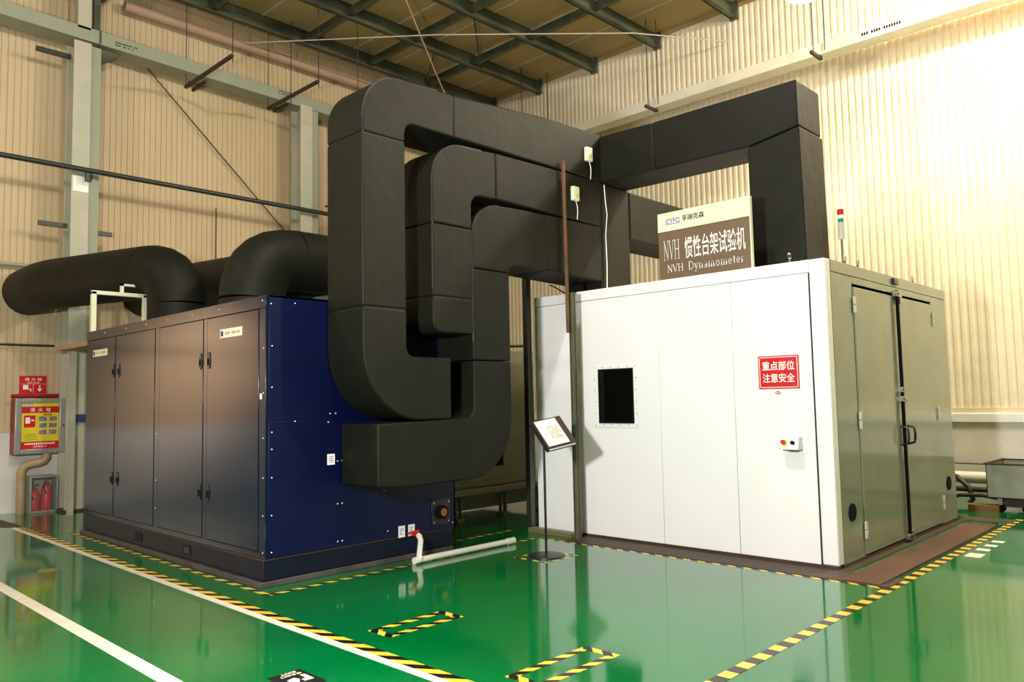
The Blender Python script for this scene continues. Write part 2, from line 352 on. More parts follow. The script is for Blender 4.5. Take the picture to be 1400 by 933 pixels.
# bars, rods, pipes on left wall
for (x0, x1, y, z, lab) in ((-10.75, -8.95, -1.38, 7.3, 'left one, above the double curved duct'), (-10.7, -8.9, .2, 7.3, 'right one, nearer the tall duct bend')):
    t = thing('wall_hanger', (x0, y, z), 'brown steel hanger arm under the wall beam, '+lab, 'bracket', 'hanger arms under the wall beam')
    G().bar((x0, y, z), (x1, y, z), .05, .05).build('arm', 'rustd', t)
    G().cyl((x1, y, z-.12), (x1, y, ZC-.1), .009, n=6).build('hanging_wire', 'dwire', t)
    G().cyl((x0+.02, y, z-.02), (x0+.02, y, ZC-.1), .008, n=6).build('hanging_wire', 'dwire', t)
    G().bar((x0, y+.13, z-.02), (x0+.55, y+.13, z-.02), .04, .05).build('short_arm', 'rustd', t)
for (y0, y1, z, lab) in ((-3.75, -3.26, 7.28, 'high under the wall beam, left of the column'), (-3.66, -3.26, 4.5, 'left of the column at mid height'), (-2.83, -2.58, 4.45, 'right of the column at mid height')):
    tag(G().bar((-10.75, y0, z), (-10.75, y1, z), .06, .07).build('wall_bracket', 'dkpipe'), 'dark steel stub bracket '+lab, 'bracket')
def pipe(pts, r, m, name, label, cat='pipe', n=12):
    return tag(G().tube(pts, r, n).build(name, m, smooth=True), label, cat)
p = pipe([(-10.45, -11, 5.40), (-10.45, YW-.05, 5.36)], .042, 'dkpipe', 'wall_pipe', 'dark pipe running level across the left wall at mid height')
G().cyl((-10.45, -3.05, 5.33), (-10.45, -3.05, 5.2), .05, n=10).build('pipe_clamp', 'dkpipe', p)
pipe([(-11.0, -2.35, 8.56), (-11.0, YW-.1, 8.5)], .09, 'pink', 'roof_pipe', 'pinkish brown pipe just under the roof along the left wall')
pipe([(-11.1, -11, 2.6), (-11.1, -3.3, 2.6)], .018, 'dkpipe', 'conduit', 'thin dark conduit on the left wall, lower of two')
pipe([(-11.1, -11, 3.84), (-11.1, -3.3, 3.86)], .03, 'beam_g', 'conduit', 'pale thin conduit on the left wall behind the left round duct')
pipe([(-11.12, -2.0, 7.7), (-11.12, 1.4, 4.5)], .012, 'rustd', 'brace_cable', 'thin diagonal brace cable crossing the left wall', 'cable', 6)
pipe([(-11.12, -.62, 0), (-11.12, -.62, 5.3)], .01, 'dwire', 'drop_wire', 'thin vertical wire from the dark wall pipe', 'wire', 6)
pipe([(-10.4, 1.28, 5.5), (-10.0, 2.1, 5.62)], .02, 'dkpipe', 'stay_rod', 'short dark rod beside the second column', 'rod', 6)
# hanging wires and cable over the ducts
for i, (x, y, z0) in enumerate(((-10.3, 4.3, 7.0), (-9.0, 1.1, 5.2), (-8.75, 5.3, 7.0), (-8.5, 5.9, 7.0), (-10.35, .5, 7.3))):
    pipe([(x, y, z0), (x, y, ZC-.02)], .009, 'dwire', 'hanging_wire', 'thin wire hanging from the roof, '+('beside the pink pipe','rising from the tall duct bend','left of the pair by the back wall','right of the pair by the back wall','left of the tall duct')[i], 'wire', 6)
pipe([(-10.9, -.2, 8.55), (-8, 2.2, 8.5), (-5.2, 4.6, 8.35), (-4.1, YW-.1, 8.3)], .012, 'wire', 'pale_cable', 'pale thin cable slung under the roof purlins', 'cable', 6)
pipe([(-7.0, .4, 8.7), (-8.2, 2.3, 7.9), (-9.6, 4.6, 7.0)], .014, 'pink', 'slack_cable', 'brown slack cable dropping from the roof behind the tall duct', 'cable', 6)
# beam on back wall with hangers
bb = G().box(XW+.3, 8, 5.62, 5.95, 7.27, 7.30).box(XW+.3, 8, 5.62, 5.65, 7.30, 7.44).box(XW+.3, 8, 5.62, 5.95, 7.44, 7.46).build('crane_beam', 'beam_w')
tag(bb, 'cream painted steel beam running high along the back wall', 'beam')
dashes(bb, (-1.2, 5.62, 7.37), XR, ZU, .6, .05, 1, 16, 'blk', .5, .002)
for x, lab in ((-5.5, 'above the flat black duct run'), (-2.22, 'below the high bay lamp')):
    t = thing('hanger_bracket', (x, 5.6, 7.2), 'dark hanger clip with twin wires on the cream beam, '+lab, 'bracket', 'beam hangers on the back wall')
    G().bar((x, 5.35, 7.24), (x, 5.75, 7.24), .05, .05).build('clip', 'rustd', t)
    G().cyl((x, 5.45, 7.2), (x, 5.45, ZC-.02), .008, n=6).build('hanging_wire', 'dwire', t)
    G().cyl((x+.13, 5.6, 7.3), (x+.13, 5.6, ZC-.02), .008, n=6).build('hanging_wire', 'dwire', t)
# high bay lamp
t = thing('high_bay_lamp', (-1.55, 3.6, 7.3), 'silver dome high bay lamp hanging at the top edge over the chamber', 'lamp')
G().lathe([(.27, 0), (.275, .02), (.24, .14), (.16, .28), (.08, .36), (.06, .5), (0, .5)], (-1.55, 3.6, 7.32)).build('reflector', 'refl', t, smooth=True)
G().lathe([(0, 0), (.05, .02), (.06, .1), (.03, .2)], (-1.55, 3.6, 7.42), 12).build('bulb', 'bulb', t, smooth=True)
G().cyl((-1.55, 3.6, 7.82), (-1.55, 3.6, ZC), .012, n=6).build('suspension', 'dwire', t)
# ================================================================ CHAMBER
ch = thing('test_chamber', (-1.82, 1.85, 0), 'large white enamelled test chamber with double doors on its right side', 'chamber')
G().box(-3.62, -.02, .02, 3.67, .03, 2.84).build('core', 'machine', ch)
xs = [-3.64, -3.04, -1.85, -.97, -.165]
for a, b in zip(xs[:-1], xs[1:]): G().box(a+.0015, b-.0015, 0, .03, .03, 2.735).build('wall_panel', 'white', ch, .003, 1)
G().box(-.172, -.155, .012, .03, .03, 2.735).build('gasket', 'black', ch)
G().box(-.155, .0, 0, .12, .03, 2.86).build('corner_post', 'white', ch, .015, 3)
G().box(-3.64, -.155, -.002, .04, 2.74, 2.86).build('top_fascia', 'white', ch, .006)
G().box(-3.64, -.02, .04, 3.65, 2.82, 2.86).build('roof', 'white', ch)
# side face, +X
G().box(-.03, 0, .12, .63, .03, 2.74).build('side_panel', 'side', ch, .004)
G().box(-.03, 0, 3.09, 3.69, .03, 2.74).build('side_panel', 'side', ch, .004)
G().box(-.03, 0, .63, 3.09, 2.672, 2.74).build('side_panel', 'side', ch, .002)
G().box(-.03, .002, .12, 3.69, 2.745, 2.86).build('top_fascia', 'side', ch, .004)
G().box(-.06, -.02, .6, 3.1, .02, 2.672).build('gasket', 'black', ch)
G().box(-.05, .01, .1, 3.70, 0, .03).build('sill', 'rustd', ch)
G().box(-3.65, .0, -.012, .05, 0, .032).build('sill', 'rustd', ch)
G().box(-3.66, -3.64, .0, 3.69, 0, 2.86).build('side_panel', 'white', ch)
for y0, y1, s in ((.64, 1.845, 0), (1.935, 3.08, 1)):
    d = G().box(-.02, .012, y0, y1, .045, 2.64).build('chamber_door', 'side', ch, .006)
    hy = y0-.01 if s == 0 else y1+.01
    for z in (.2, 1.25, 2.38):
        G().box(.01, .03, hy-.02, hy+.02, z, z+.075).box(.01, .03, hy-.02, hy+.02, z+.085, z+.16).build('hinge', 'blue2', d, .003)
    hy = y1-.06 if s == 0 else y0+.06
    g = G(); g.tube([(.012, hy, 1.03), (.075, hy, 1.05), (.085, hy, 1.10), (.085, hy, 1.16), (.075, hy, 1.21), (.012, hy, 1.23)], .013, 8)
    g.build('door_handle', 'blackm', d, smooth=True)
    if s == 0:
        G().cyl((.04, 1.79, .06), (.04, 1.79, 2.70), .016, n=10).build('locking_rod', 'black', d, smooth=True)
        for z in (2.66, 1.62, 1.52, .06):
            G().box(.005, .055, 1.74, 1.86, z-.03, z+.03).build('latch', 'chrome', d, .006)
            G().box(.055, .057, 1.785, 1.815, z-.014, z+.014).build('latch_mark', 'black', d)
        G().box(.012, .03, 1.95, 2.0, 1.49, 1.53).build('latch', 'chrome', d, .004)
G().box(-.012, .018, 1.85, 1.93, .045, 2.64).build('door_seal', 'black', ch)
G().box(0.01, .05, 1.86, 1.93, 2.56, 2.66).build('keeper', 'chrome', ch, .006)
G().box(0.01, .05, 1.86, 1.93, .02, .12).build('keeper', 'chrome', ch, .006)
G().box(0.01, .045, 1.9, 1.99, 1.5, 1.54).build('keeper', 'chrome', ch, .006)
for y in (.35, 3.39):
    g = G(); g.cyl((0, y, .48), (.012, y, .48), .082, n=24); g.build('port_cover', 'black', ch)
g = G(); g.box(.002, .03, 1.77, 1.91, 2.77, 2.84); e = g.build('door_lamp', 'blackm', ch, .008)
for k in range(4): G().box(.03, .033, 1.79+k*.028, 1.80+k*.028, 2.78, 2.83).build('slat', 'chrome', e)
# window
wn = G().prism([(-2.755, 1.26), (-2.135, 1.26), (-2.135, 1.965), (-2.755, 1.965)], 'y', -.006, .0).build('window_plate', 'white', ch, .002, 1)
g = G()
for a, b, c, d in ((-2.68, -2.655, 1.305, 1.925), (-2.215, -2.19, 1.305, 1.925), (-2.655, -2.215, 1.305, 1.33), (-2.655, -2.215, 1.9, 1.925)): g.box(a, b, -.016, -.002, c, d)
g.build('window_gasket', 'black', wn, .004)
G().box(-2.655, -2.215, -.0095, -.0075, 1.33, 1.9).build('pane', 'glass', wn)
G().box(-2.655, -2.215, -.007, -.0062, 1.33, 1.9).build('dark_interior', 'inside', wn)
for k in range(6):
    for z in (1.285, 1.945):
        G().cyl((-2.73+k*.115, -.006, z), (-2.73+k*.115, -.010, z), .006, n=8).build('rivet', 'khaki', wn)
for k in range(1, 5):
    for x in (-2.73, -2.155):
        G().cyl((x, -.006, 1.285+k*.132), (x, -.010, 1.285+k*.132), .006, n=8).build('rivet', 'khaki', wn)
# roof hooks
for x, y in ((-.05, .62), (-.06, 2.68), (-.35, .03), (-.05, .95)):
    g = G(); g.cyl((x, y, 2.86), (x, y, 2.90), .012, n=8)
    g.tube([(x, y+.028*math.sin(a), 2.925+.028*math.cos(a)) for a in [math.pi*2*k/12 for k in range(12)]]+[(x, y, 2.953)], .006, 6)
    g.build('lifting_eye', 'chrome', ch, smooth=True)
# tower light
tx, ty = -.26, 1.12
t = thing('signal_tower', (tx, ty, 2.86), 'slim red and green signal tower light on the white chamber roof', 'signal light')
G().cyl((tx, ty, 2.86), (tx, ty, 3.25), .012, n=8).build('pole', 'chrome', t, smooth=True)
G().cyl((tx, ty, 3.22), (tx, ty, 3.40), .033, n=16).build('housing', 'greypl', t, smooth=True)
G().cyl((tx, ty, 3.40), (tx, ty, 3.44), .03, n=16).build('green_lens', 'green', t, smooth=True)
G().cyl((tx, ty, 3.44), (tx, ty, 3.48), .031, n=16).build('clear_lens', 'wht', t, smooth=True)
G().cyl((tx, ty, 3.48), (tx, ty, 3.54), .033, n=16).build('red_lens', 'red', t, smooth=True)
# sign board
sb = thing('sign_board', (-1.27, .05, 2.86), 'taupe and cream machine name board standing on the chamber roof edge', 'sign')
G().box(-1.815, -.73, .02, .05, 2.862, 3.59).build('board', 'taupe', sb, .002)
G().box(-1.815, -.73, .014, .02, 3.385, 3.59).build('cream_band', 'cream', sb)
G().box(-.735, -.722, .012, .052, 2.862, 3.59).build('edge_strip', 'cream', sb)
G().box(-1.6, -1.55, .05, .3, 2.86, 2.88).box(-1.0, -.95, .05, .3, 2.86, 2.88).build('foot', 'blackm', sb)
text('孚瑞克森', sb, (-1.375, .014, 3.497), XR, ZU, .27, .066, 'blk', .012)
# outlined logo
def logo(parent, o, r, u, w, h, mm='navy', lift=.002, inner='wht'):
    vs = [(0,0,0),(1,0,0),(1.06,1,0),(.06,1,0)]; k = h/w
    fit_mesh(vs, [(0,1,2,3)], 'logo_plate', mm, parent, o, r, u, w, h, lift)
    fit_mesh(vs, [(0,1,2,3)], 'logo_field', inner, parent, o, r, u, w*.95, h*.82, lift+.001)
    text('CYFC', parent, o, r, u, w*.88, h*.70, mm, .015, lift+.002, 'logo_letters')
logo(sb, (-1.625, .014, 3.487), XR, ZU, .185, .062)
serif('NVH', sb, (-1.655, .02, 3.175), XR, ZU, .20, .225, 'wht', .003, .8)
text('惯性台架试验机', sb, (-1.14, .02, 3.175), XR, ZU, .70, .235, 'wht', .007, .003)
serif('NVH', sb, (-1.615, .02, 2.975), XR, ZU, .20, .09, 'wht', .003, 1.1)
serif('Dynamometer', sb, (-1.13, .02, 2.965), XR, ZU, .64, .118, 'wht', .003, 1.05)
# red sign on chamber
rs = thing('warning_sign', (-.495, -.003, 1.65), 'red safety notice with white characters on the chamber front', 'sign')
G().box(-.70, -.29, -.006, -.001, 1.65, 1.97).build('red_sheet', 'red', rs)
g = G()
for a, b, c, d in ((-.688, -.302, 1.662, 1.668), (-.688, -.302, 1.952, 1.958), (-.688, -.682, 1.662, 1.958), (-.308, -.302, 1.662, 1.958)): g.box(a, b, -.0075, -.0058, c, d)
g.build('white_border', 'wht', rs)
text('重点部位', rs, (-.495, -.006, 1.873), XR, ZU, .325, .088, 'wht', .012)
text('注意安全', rs, (-.495, -.006, 1.755), XR, ZU, .325, .088, 'wht', .012)
d = thing('diamond_sticker', (-.51, -.002, 1.59), 'tiny red diamond sticker below the red safety notice', 'sticker')
G().prism([(-.548, 1.612), (-.51, 1.594), (-.472, 1.612), (-.51, 1.630)], 'y', -.004, -.001).build('sheet', 'red', d)
dashes(d, (-.51, -.004, 1.612), XR, ZU, .045, .009, 1, 5, 'wht', .9, .001)
# emergency stop box
eb = thing('control_box', (-.385, -.06, 1.08), 'small white control box with red stop button on the chamber front', 'switch box')
G().prism([(-.0, 1.075), (-.10, 1.075), (-.075, 1.195), (0, 1.195)], 'x', -.48, -.29).build('housing', 'white', eb, .006)
def on_slope(px, pz, d): return (px, -.10+.025*(pz-1.075)/.12 - d*.98, pz + d*.2)
g = G(); g.cyl(on_slope(-.43, 1.14, 0), on_slope(-.43, 1.14, .008), .03, n=20); g.build('yellow_ring', 'yel2', eb)
g = G(); g.cyl(on_slope(-.43, 1.142, .006), on_slope(-.43, 1.142, .03), .012, n=14); g.cyl(on_slope(-.43, 1.142, .028), on_slope(-.43, 1.142, .042), .021, n=18); g.build('stop_button', 'red', eb, smooth=True)
g = G(); g.cyl(on_slope(-.345, 1.14, 0), on_slope(-.345, 1.14, .025), .018, n=16); g.build('selector_knob', 'black', eb)
G().box(-.42, -.32, -.095, -.02, 1.066, 1.076).build('bottom_bracket', 'blackm', eb)
for px, pz in ((-.47, 1.185), (-.30, 1.185), (-.47, 1.085), (-.30, 1.085)):
    G().cyl(on_slope(px, pz, 0), on_slope(px, pz, .004), .004, n=6).build('screw', 'blackm', eb)
# border plates round chamber
bt = thing('floor_border', (-1.2, -.22, 0), 'rusty brown steel border plate on the floor round the chamber', 'floor plate')
G().box(-2.9, .56, -.40, -.02, 0, .007).build('front_plate', 'rustd', bt)
G().box(.16, .48, -.38, 3.45, .0072, .014).build('side_mat', 'matb', bt)
G().box(.0, .56, 3.72, 4.05, 0, .006).build('far_plate', 'rustd', bt)
G().box(.0, .10, .0, 3.7, 0, .006).build('sill_plate', 'rustd', bt)
G().box(.49, .505, -.3, 3.6, 0, .01).build('edge_strip', 'blackm', bt)
# posts in front of chamber
tag(G().box(-3.735, -3.66, -.14, -.06, 0, 3.5).build('support_post', 'darkpost', bevel=.006), 'dark square steel post at the left edge of the chamber', 'post')
p2 = thing('support_post', (-2.84, -.25, 0), 'grey green steel post topped by a rusty pipe before the chamber', 'post')
G().box(-2.87, -2.81, -.255, -.245, 0, 2.82).box(-2.87, -2.862, -.28, -.22, 0, 2.82).box(-2.818, -2.81, -.28, -.22, 0, 2.82).build('channel', 'steelp', p2)
G().cyl((-2.855, -.315, 2.35), (-2.855, -.33, 4.36), .022, n=12).build('rusty_pipe', 'rustp', p2, smooth=True)
tag(G().box(-3.64, -2.9, -.22, -.1, 0, .055).build('floor_channel', 'khaki', bevel=.004), 'khaki steel channel on the floor between the two posts', 'channel')
# music stand
sx, sy = -2.52, -1.15
st = thing('reading_stand', (sx, sy, 0), 'black reading stand with open document folder beside the chamber', 'stand')
G().lathe([(0, .03), (.02, .035), (.19, .012), (.195, 0), (0, 0)], (sx, sy, 0), 32).build('base', 'blackm', st, smooth=True)
G().cyl((sx, sy, .02), (sx, sy, 1.2), .013, n=12).build('pole', 'blackm', st, smooth=True)
G().cyl((sx-.02, sy-.03, 1.19), (sx+.02, sy+.03, 1.19), .04, n=14).build('tilt_joint', 'black', st)
# tilted tray: build in a rotated frame
Rc, Fc = Vector((.719, .695, 0)), Vector((-.695, .719, 0))
fr = (Rc*.235+Fc*.12+Vector((0, 0, .046))).normalized(); fu0 = Rc*-.15+Fc*.2+Vector((0, 0, .25))
fu = (fu0 - fr*fu0.dot(fr)).normalized(); fn = fr.cross(fu)
tc_ = Vector((sx+.06, sy+.06, 1.255))
plate(st, 'tray', 'blackm', tc_ - fn*.045 + fr*.02, fr, fu, .36, .40, .012)
plate(st, 'folder', 'rustd', tc_ - fn*.03 + fr*.03, fr, fu, .335, .375, .028, .003)
plate(st, 'page_block', 'wht', tc_ - fn*.032 + fr*.03 - fu*.01, fr, fu, .31, .375, .012)
pp = plate(st, 'paper', 'wht', tc_, fr, fu, .25, .34, .003)
dashes(pp, tc_ + fr*.03 + fn*.003, fr, fu, .13, .16, 8, 7, 'beige', .5, .002)
plate(pp, 'page_picture', 'mark', tc_ + fr*.03 - fu*.08 + fn*.003, fr, fu, .12, .06, .001)
# two wall switch boxes on ducts
for (y, z, lab) in ((.175, 4.55, 'upper one, on the tall outer duct'), (-.10, 4.015, 'lower one, on the middle duct')):
    t = thing('sensor_box', (-2.9, y, z-.08), 'small cream box with yellow warning triangle, '+lab, 'sensor box', 'cream boxes on the ducts')
    G().box(-2.9, -2.85, y-.055, y+.055, z-.085, z+.085).build('case', 'cream', t, .008)
    g = G(); g.add([(-2.848, y-.005, z-.04), (-2.848, y+.045, z-.04), (-2.848, y+.02, z+.01)], [(0, 1, 2)]); g.build('warning_triangle', 'yel2', t)
    g = G(); g.tube([(-2.875, y+.01, z-.085), (-2.87, y+.03, z-.15), (-2.88, y+.045, z-.22), (-2.885, y+.04, z-.3)], .005, 6); g.build('cable', 'wht', t, smooth=True)
pipe([(-2.86, .45, 4.22), (-2.85, .455, 4.0), (-2.85, .48, 3.85), (-2.86, .455, 3.6), (-2.85, .45, 3.2), (-2.86, .45, 2.88)], .006, 'wht', 'hanging_cable', 'white cable hanging down the inner corner of the black ducts', 'cable', 6)
pipe([(-3.35, -.05, 2.98), (-3.25, -.1, 2.95), (-3.15, -.12, 2.9), (-3.05, -.12, 2.84)], .008, 'dwire', 'slack_wire', 'short slack wire behind the rusty pipe', 'wire', 6)
# ================================================================ SQUARE DUCTS
X0, X1 = -3.485, -2.9
def section(parent, out, ax, a, b): return G().prism(out, ax, a, b).build('duct_section', 'duct', parent, .018, 3)
D1 = thing('outer_duct', (-3.2, -2.6, 1.42), 'largest black insulated duct arching from the blue cabinet to the chamber roof', 'duct', None)
o = [(-2.07, 1.42), (-2.07, 2.02), (-2.53, 2.02)] + arc(-2.53, 2.11, .09, 270, 180, 4) + [(-2.62, 2.46), (-3.11, 2.46), (-3.11, 2.10)] + arc(-2.45, 2.09, .66, 180, 270, 10, .67)[1:]
section(D1, o, 'x', X0, X1)
section(D1, [(-3.11, 2.467), (-2.62, 2.467), (-2.62, 4.07), (-3.11, 4.07)], 'x', X0, X1)
o = [(-3.11, 4.077), (-2.62, 4.077), (-2.62, 4.16)] + arc(-2.52, 4.17, .10, 180, 90, 4) + [(-2.0, 4.27), (-2.0, 4.71), (-2.6, 4.69)] + arc(-2.68, 4.24, .43, 90, 180, 10, .44)[1:]
section(D1, o, 'x', X0, X1)
section(D1, [(-1.993, 4.27), (.45, 4.27), (.45, 4.86), (-.6, 4.83), (-1.993, 4.71)], 'x', X0, X1)
Y0, Y1 = .45, 1.02
section(D1, [(X0, 4.27), (-2.13, 4.245), (-2.13, 4.82), (-2.75, 4.84), (X0, 4.86)], 'y', Y0, Y1)
section(D1, [(-2.123, 4.245), (-.95, 4.235), (-.385, 4.33), (-.385, 4.815), (-2.123, 4.82)], 'y', Y0, Y1)
section(D1, [(-.95, 2.865), (-.36, 2.865), (-.375, 4.322), (-.945, 4.228)], 'y', Y0, Y1+.02)
for z, y0, y1 in ((2.463, -3.11, -2.62), (4.073, -3.11, -2.62)):
    G().box(X0+.01, X1-.012, y0+.012, y1-.012, z-.012, z+.012).build('seam', 'seam', D1)
G().prism([(-2.01, 4.285), (-1.985, 4.285), (-1.985, 4.695), (-2.01, 4.695)], 'x', X0+.01, X1-.012).build('seam', 'seam', D1)
G().prism([(-2.14, 4.26), (-2.115, 4.26), (-2.115, 4.80), (-2.14, 4.80)], 'y', Y0+.012, Y1-.01).build('seam', 'seam', D1)
# front edge piping of the big bend
def piping(parent, pts, x, r=.012): G().tube([(x, y, z) for y, z in pts], r, 6).build('edge_bead', 'seam', parent, smooth=True)
piping(D1, [(-3.10, 2.5), (-3.10, 4.2)]+[(y, z) for y, z in arc(-2.68, 4.24, .425, 180, 90, 10, .435)]+[(-2.35, 4.69), (-2.2, 4.70)], X1-.015)
D2 = thing('middle_duct', (-3.2, -2.0, 2.27), 'middle black insulated duct nested inside the largest duct', 'duct')
o = [(-2.29, 2.62), (-2.29, 2.40)] + arc(-2.19, 2.37, .10, 180, 270, 3) + [(-1.76, 2.27), (-1.76, 2.62)]
section(D2, o, 'x', X0, X1)
section(D2, [(-2.29, 2.627), (-1.76, 2.627), (-1.76, 3.35), (-2.29, 3.35)], 'x', X0, X1)
o = [(-2.29, 3.357), (-1.76, 3.357), (-1.76, 3.58)] + arc(-1.64, 3.60, .12, 180, 90, 4) + [(-1.4, 3.73), (-1.4, 4.235), (-1.8, 4.205)] + arc(-1.87, 3.79, .42, 90, 180, 10)[1:]
section(D2, o, 'x', X0, X1)
section(D2, [(-1.393, 3.73), (.43, 3.70), (.43, 4.262), (-1.393, 4.235)], 'x', X0, X1)
section(D2, [(1.04, 3.62), (4.3, 3.62), (4.3, 4.24), (1.04, 4.24)], 'x', X0, X1)
section(D2, [(3.95, 2.865), (4.3, 2.865), (4.3, 3.61), (3.95, 3.61)], 'x', X0, X1) if False else None
G().box(X0+.01, X1-.012, -2.275, -1.775, 2.612, 2.634).build('seam', 'seam', D2)
piping(D2, [(-2.28, 2.7), (-2.28, 3.7)]+arc(-1.87, 3.79, .412, 180, 90, 10)+[(-1.6, 4.215)], X1-.015)
D3 = thing('inner_duct', (-3.2, -2.2, .82), 'smallest black insulated duct with S shape nearest the chamber posts', 'duct')
o = [(-2.96, .83), (-2.96, 1.40), (-1.87, 1.42)] + arc(-1.87, 1.54, .11, 270, 360, 4, .12) + [(-1.76, 2.0), (-1.22, 2.0), (-1.22, 1.45)] + arc(-1.82, 1.42, .60, 0, -90, 10, .61)[1:] + [(-2.6, .80)]
section(D3, o, 'x', X0, X1)
section(D3, [(-1.76, 2.007), (-1.22, 2.007), (-1.22, 2.95), (-1.76, 2.95)], 'x', X0, X1)
o = [(-1.76, 2.957), (-1.22, 2.957)] + arc(-1.12, 2.95, .10, 180, 90, 4)[1:] + [(-.6, 3.05), (-.6, 3.69), (-1.1, 3.68)] + arc(-1.36, 3.26, .40, 90, 180, 10, .41)[1:]
section(D3, o, 'x', X0, X1)
section(D3, [(-.593, 3.05), (.43, 3.02), (.43, 3.70), (-.593, 3.69)], 'x', X0, X1)
piping(D3, [(-1.75, 2.2), (-1.75, 3.2)]+arc(-1.36, 3.26, .392, 180, 90, 10, .40), X1-.015)
pl = G().box(X0, X1-.005, .437, 1.033, 2.862, 4.262).build('plenum', 'duct', bevel=.03, seg=3)
tag(pl, 'black insulated box duct standing on the chamber roof under the duct corner', 'duct')
# ================================================================ BLUE CABINET
BX0, BX1, BY0, BY1, BZ = -8.14, -3.49, -3.74, -1.52, 2.58
bc = thing('machine_cabinet', (-5.8, -2.63, 0), 'long dark blue sheet metal machine cabinet with four front doors', 'cabinet')
G().box(BX0+.02, BX1-.012, BY0+.02, BY1, .24, BZ-.01).build('carcass', 'bluep', bc)
pb = G().box(BX0+.01, BX1-.02, BY0-.005, BY1-.03, .055, .235).build('plinth', 'bluep', bc, .006)
G().box(BX0, BX1-.005, BY0-.045, BY1-.03, 0, .05).build('skid_rail', 'skid', bc, .006)
G().box(BX0+.01, BX1-.01, BY0-.012, BY1-.02, .232, .242).build('rust_seam', 'rust', bc)
for x in (-6.31, -5.06): G().box(x-.09, x+.09, BY0-.012, BY0-.004, .10, .20).build('fork_slot', 'slot', pb)
G().box(-5.10, -5.0, BY0-.02, BY0-.01, .12, .18).build('lug', 'rust', pb)
for a, b in ((BX0, -7.125), (-7.03, -5.935), (-5.80, -4.735), (-4.64, -3.615)): pass
g = G()
for a, b in ((BX0, -8.10), (-7.115, -7.04), (-5.925, -5.81), (-4.725, -4.65), (-3.605, BX1)): g.box(a, b, BY0, BY0+.03, .301, BZ-.119)
g.box(BX0, BX1, BY0, BY0+.03, BZ-.118, BZ); g.box(BX0, BX1, BY0, BY0+.03, .245, .30)
g.build('front_frame', 'bluef', bc, .003)
for i, (a, b) in enumerate(((-8.095, -7.12), (-7.035, -5.93), (-5.805, -4.73), (-4.645, -3.61))):
    d = G().box(a+.004, b-.004, BY0-.004, BY0+.02, .306, BZ-.125).build('cabinet_door', 'bluef', bc, .003)
    hx = b-.05 if i % 2 == 0 else a+.05
    for z in (2.04, .75):
        g = G(); g.prism(arc(hx, z+.06, .022, 0, 180, 6)+arc(hx, z-.06, .022, 180, 360, 6), 'y', BY0-.012, BY0-.003); h = g.build('door_handle', 'blackm', d, .002)
        G().box(hx-.008, hx+.008, BY0-.022, BY0-.012, z-.045, z+.02).build('lever', 'black', h)
    if i in (0, 3):
        cx, cz, w = ((-7.64, 2.285, .5), (-4.14, 2.285, .44))[0 if i == 0 else 1]
        n = plate(d, 'name_plate', 'cream', (cx, BY0-.004, cz), XR, ZU, w, .085, .004)
        plate(n, 'plate_logo', 'navy', (cx-w*.41, BY0-.008, cz), XR, ZU, w*.12, .05, .001)
        dashes(n, (cx+w*.08, BY0-.008, cz), XR, ZU, w*.66, .025, 1, 16, 'beige', .7, .001)
G().box(BX1-.03, BX1, BY0+.031, BY1, 1.452, BZ).build('side_panel', 'blue', bc, .003)
G().box(BX1-.03, BX1, BY0+.031, BY1, .245, 1.446).build('side_panel', 'blue', bc, .003)
G().box(BX0, BX1, BY0+.031, BY1, BZ-.02, BZ-.001).build('top_sheet', 'bluep', bc)
G().box(BX0, BX1, BY1-.02, BY1+.0, .245, BZ-.02).build('back_sheet', 'blue', bc)
G().box(BX0-.0, BX0+.02, BY0+.03, BY1-.02, .245, BZ-.02).build('end_sheet', 'blue', bc)
scr = G().cyl((0, 0, 0), (0, 0, .004), .006, n=8).build('screw', 'wht', bc)
def screw(p, ax):
    o = scr.copy(); C.objects.link(o); o.location = Vector(p)-Vector(bc['_w'])
    o.rotation_euler = (0, math.pi/2, 0) if ax == 'x' else (math.pi/2, 0, 0)
scr.data.transform(Matrix.Translation(Vector(bc['_w']))); 
bpy.data.objects.remove(scr) if False else None
scr.location = Vector((BX1, BY0+.05, 2.5))-Vector(bc['_w']); scr.rotation_euler = (0, math.pi/2, 0)
for z in (2.12, 1.75, 1.35, 1.2, .95, .62, .3): screw((BX1, BY0+.06, z), 'x')
for y in (-3.45, -2.95): screw((BX1, y, 2.52), 'x')
for (y, z) in ((-3.08, 1.50), (-3.02, 1.50), (-3.1, 1.42), (-3.0, 1.05), (-2.95, 1.05), (-3.0, .65), (-2.95, .65), (-2.46, .72), (-3.0, .3), (-2.95, .3), (-2.42, .32), (-1.56, .86), (-1.56, .3), (-3.45, 1.44)): screw((BX1, y, z), 'x')
for x in (-7.5, -6.8, -6.2, -5.6, -5.0, -4.4, -3.55): screw((x, BY0, 2.53), 'y')
for z in (2.1, 1.7, 1.3, .95, .62, .3): screw((-3.53, BY0, z), 'y')
for z in (1.3, .8, .5): screw((-5.87, BY0, z), 'y')
plate(bc, 'key_tag', 'wht', (-3.57, BY0-.001, 1.67), XR, ZU, .03, .05, .004)
for (y, z) in ((-3.07, 1.07), (-2.245, .29), (-2.12, .29)):
    s_ = plate(bc, 'paper_label', 'wht', (BX1, y, z), YR, ZU, .082, .10 if z > 1 else .115, .002)
    dashes(s_, (BX1+.002, y, z), YR, ZU, .05, .06, 4, 4, 'taupe', .5, .001)
fp = plate(bc, 'flange_plate', 'blackm', (BX1, -1.73, .43), YR, ZU, .26, .27, .012, .004)
g = G(); g.cyl((BX1+.012, -1.73, .43), (BX1+.05, -1.73, .43), .07, n=20); g.build('flange_ring', 'black', fp, smooth=True)
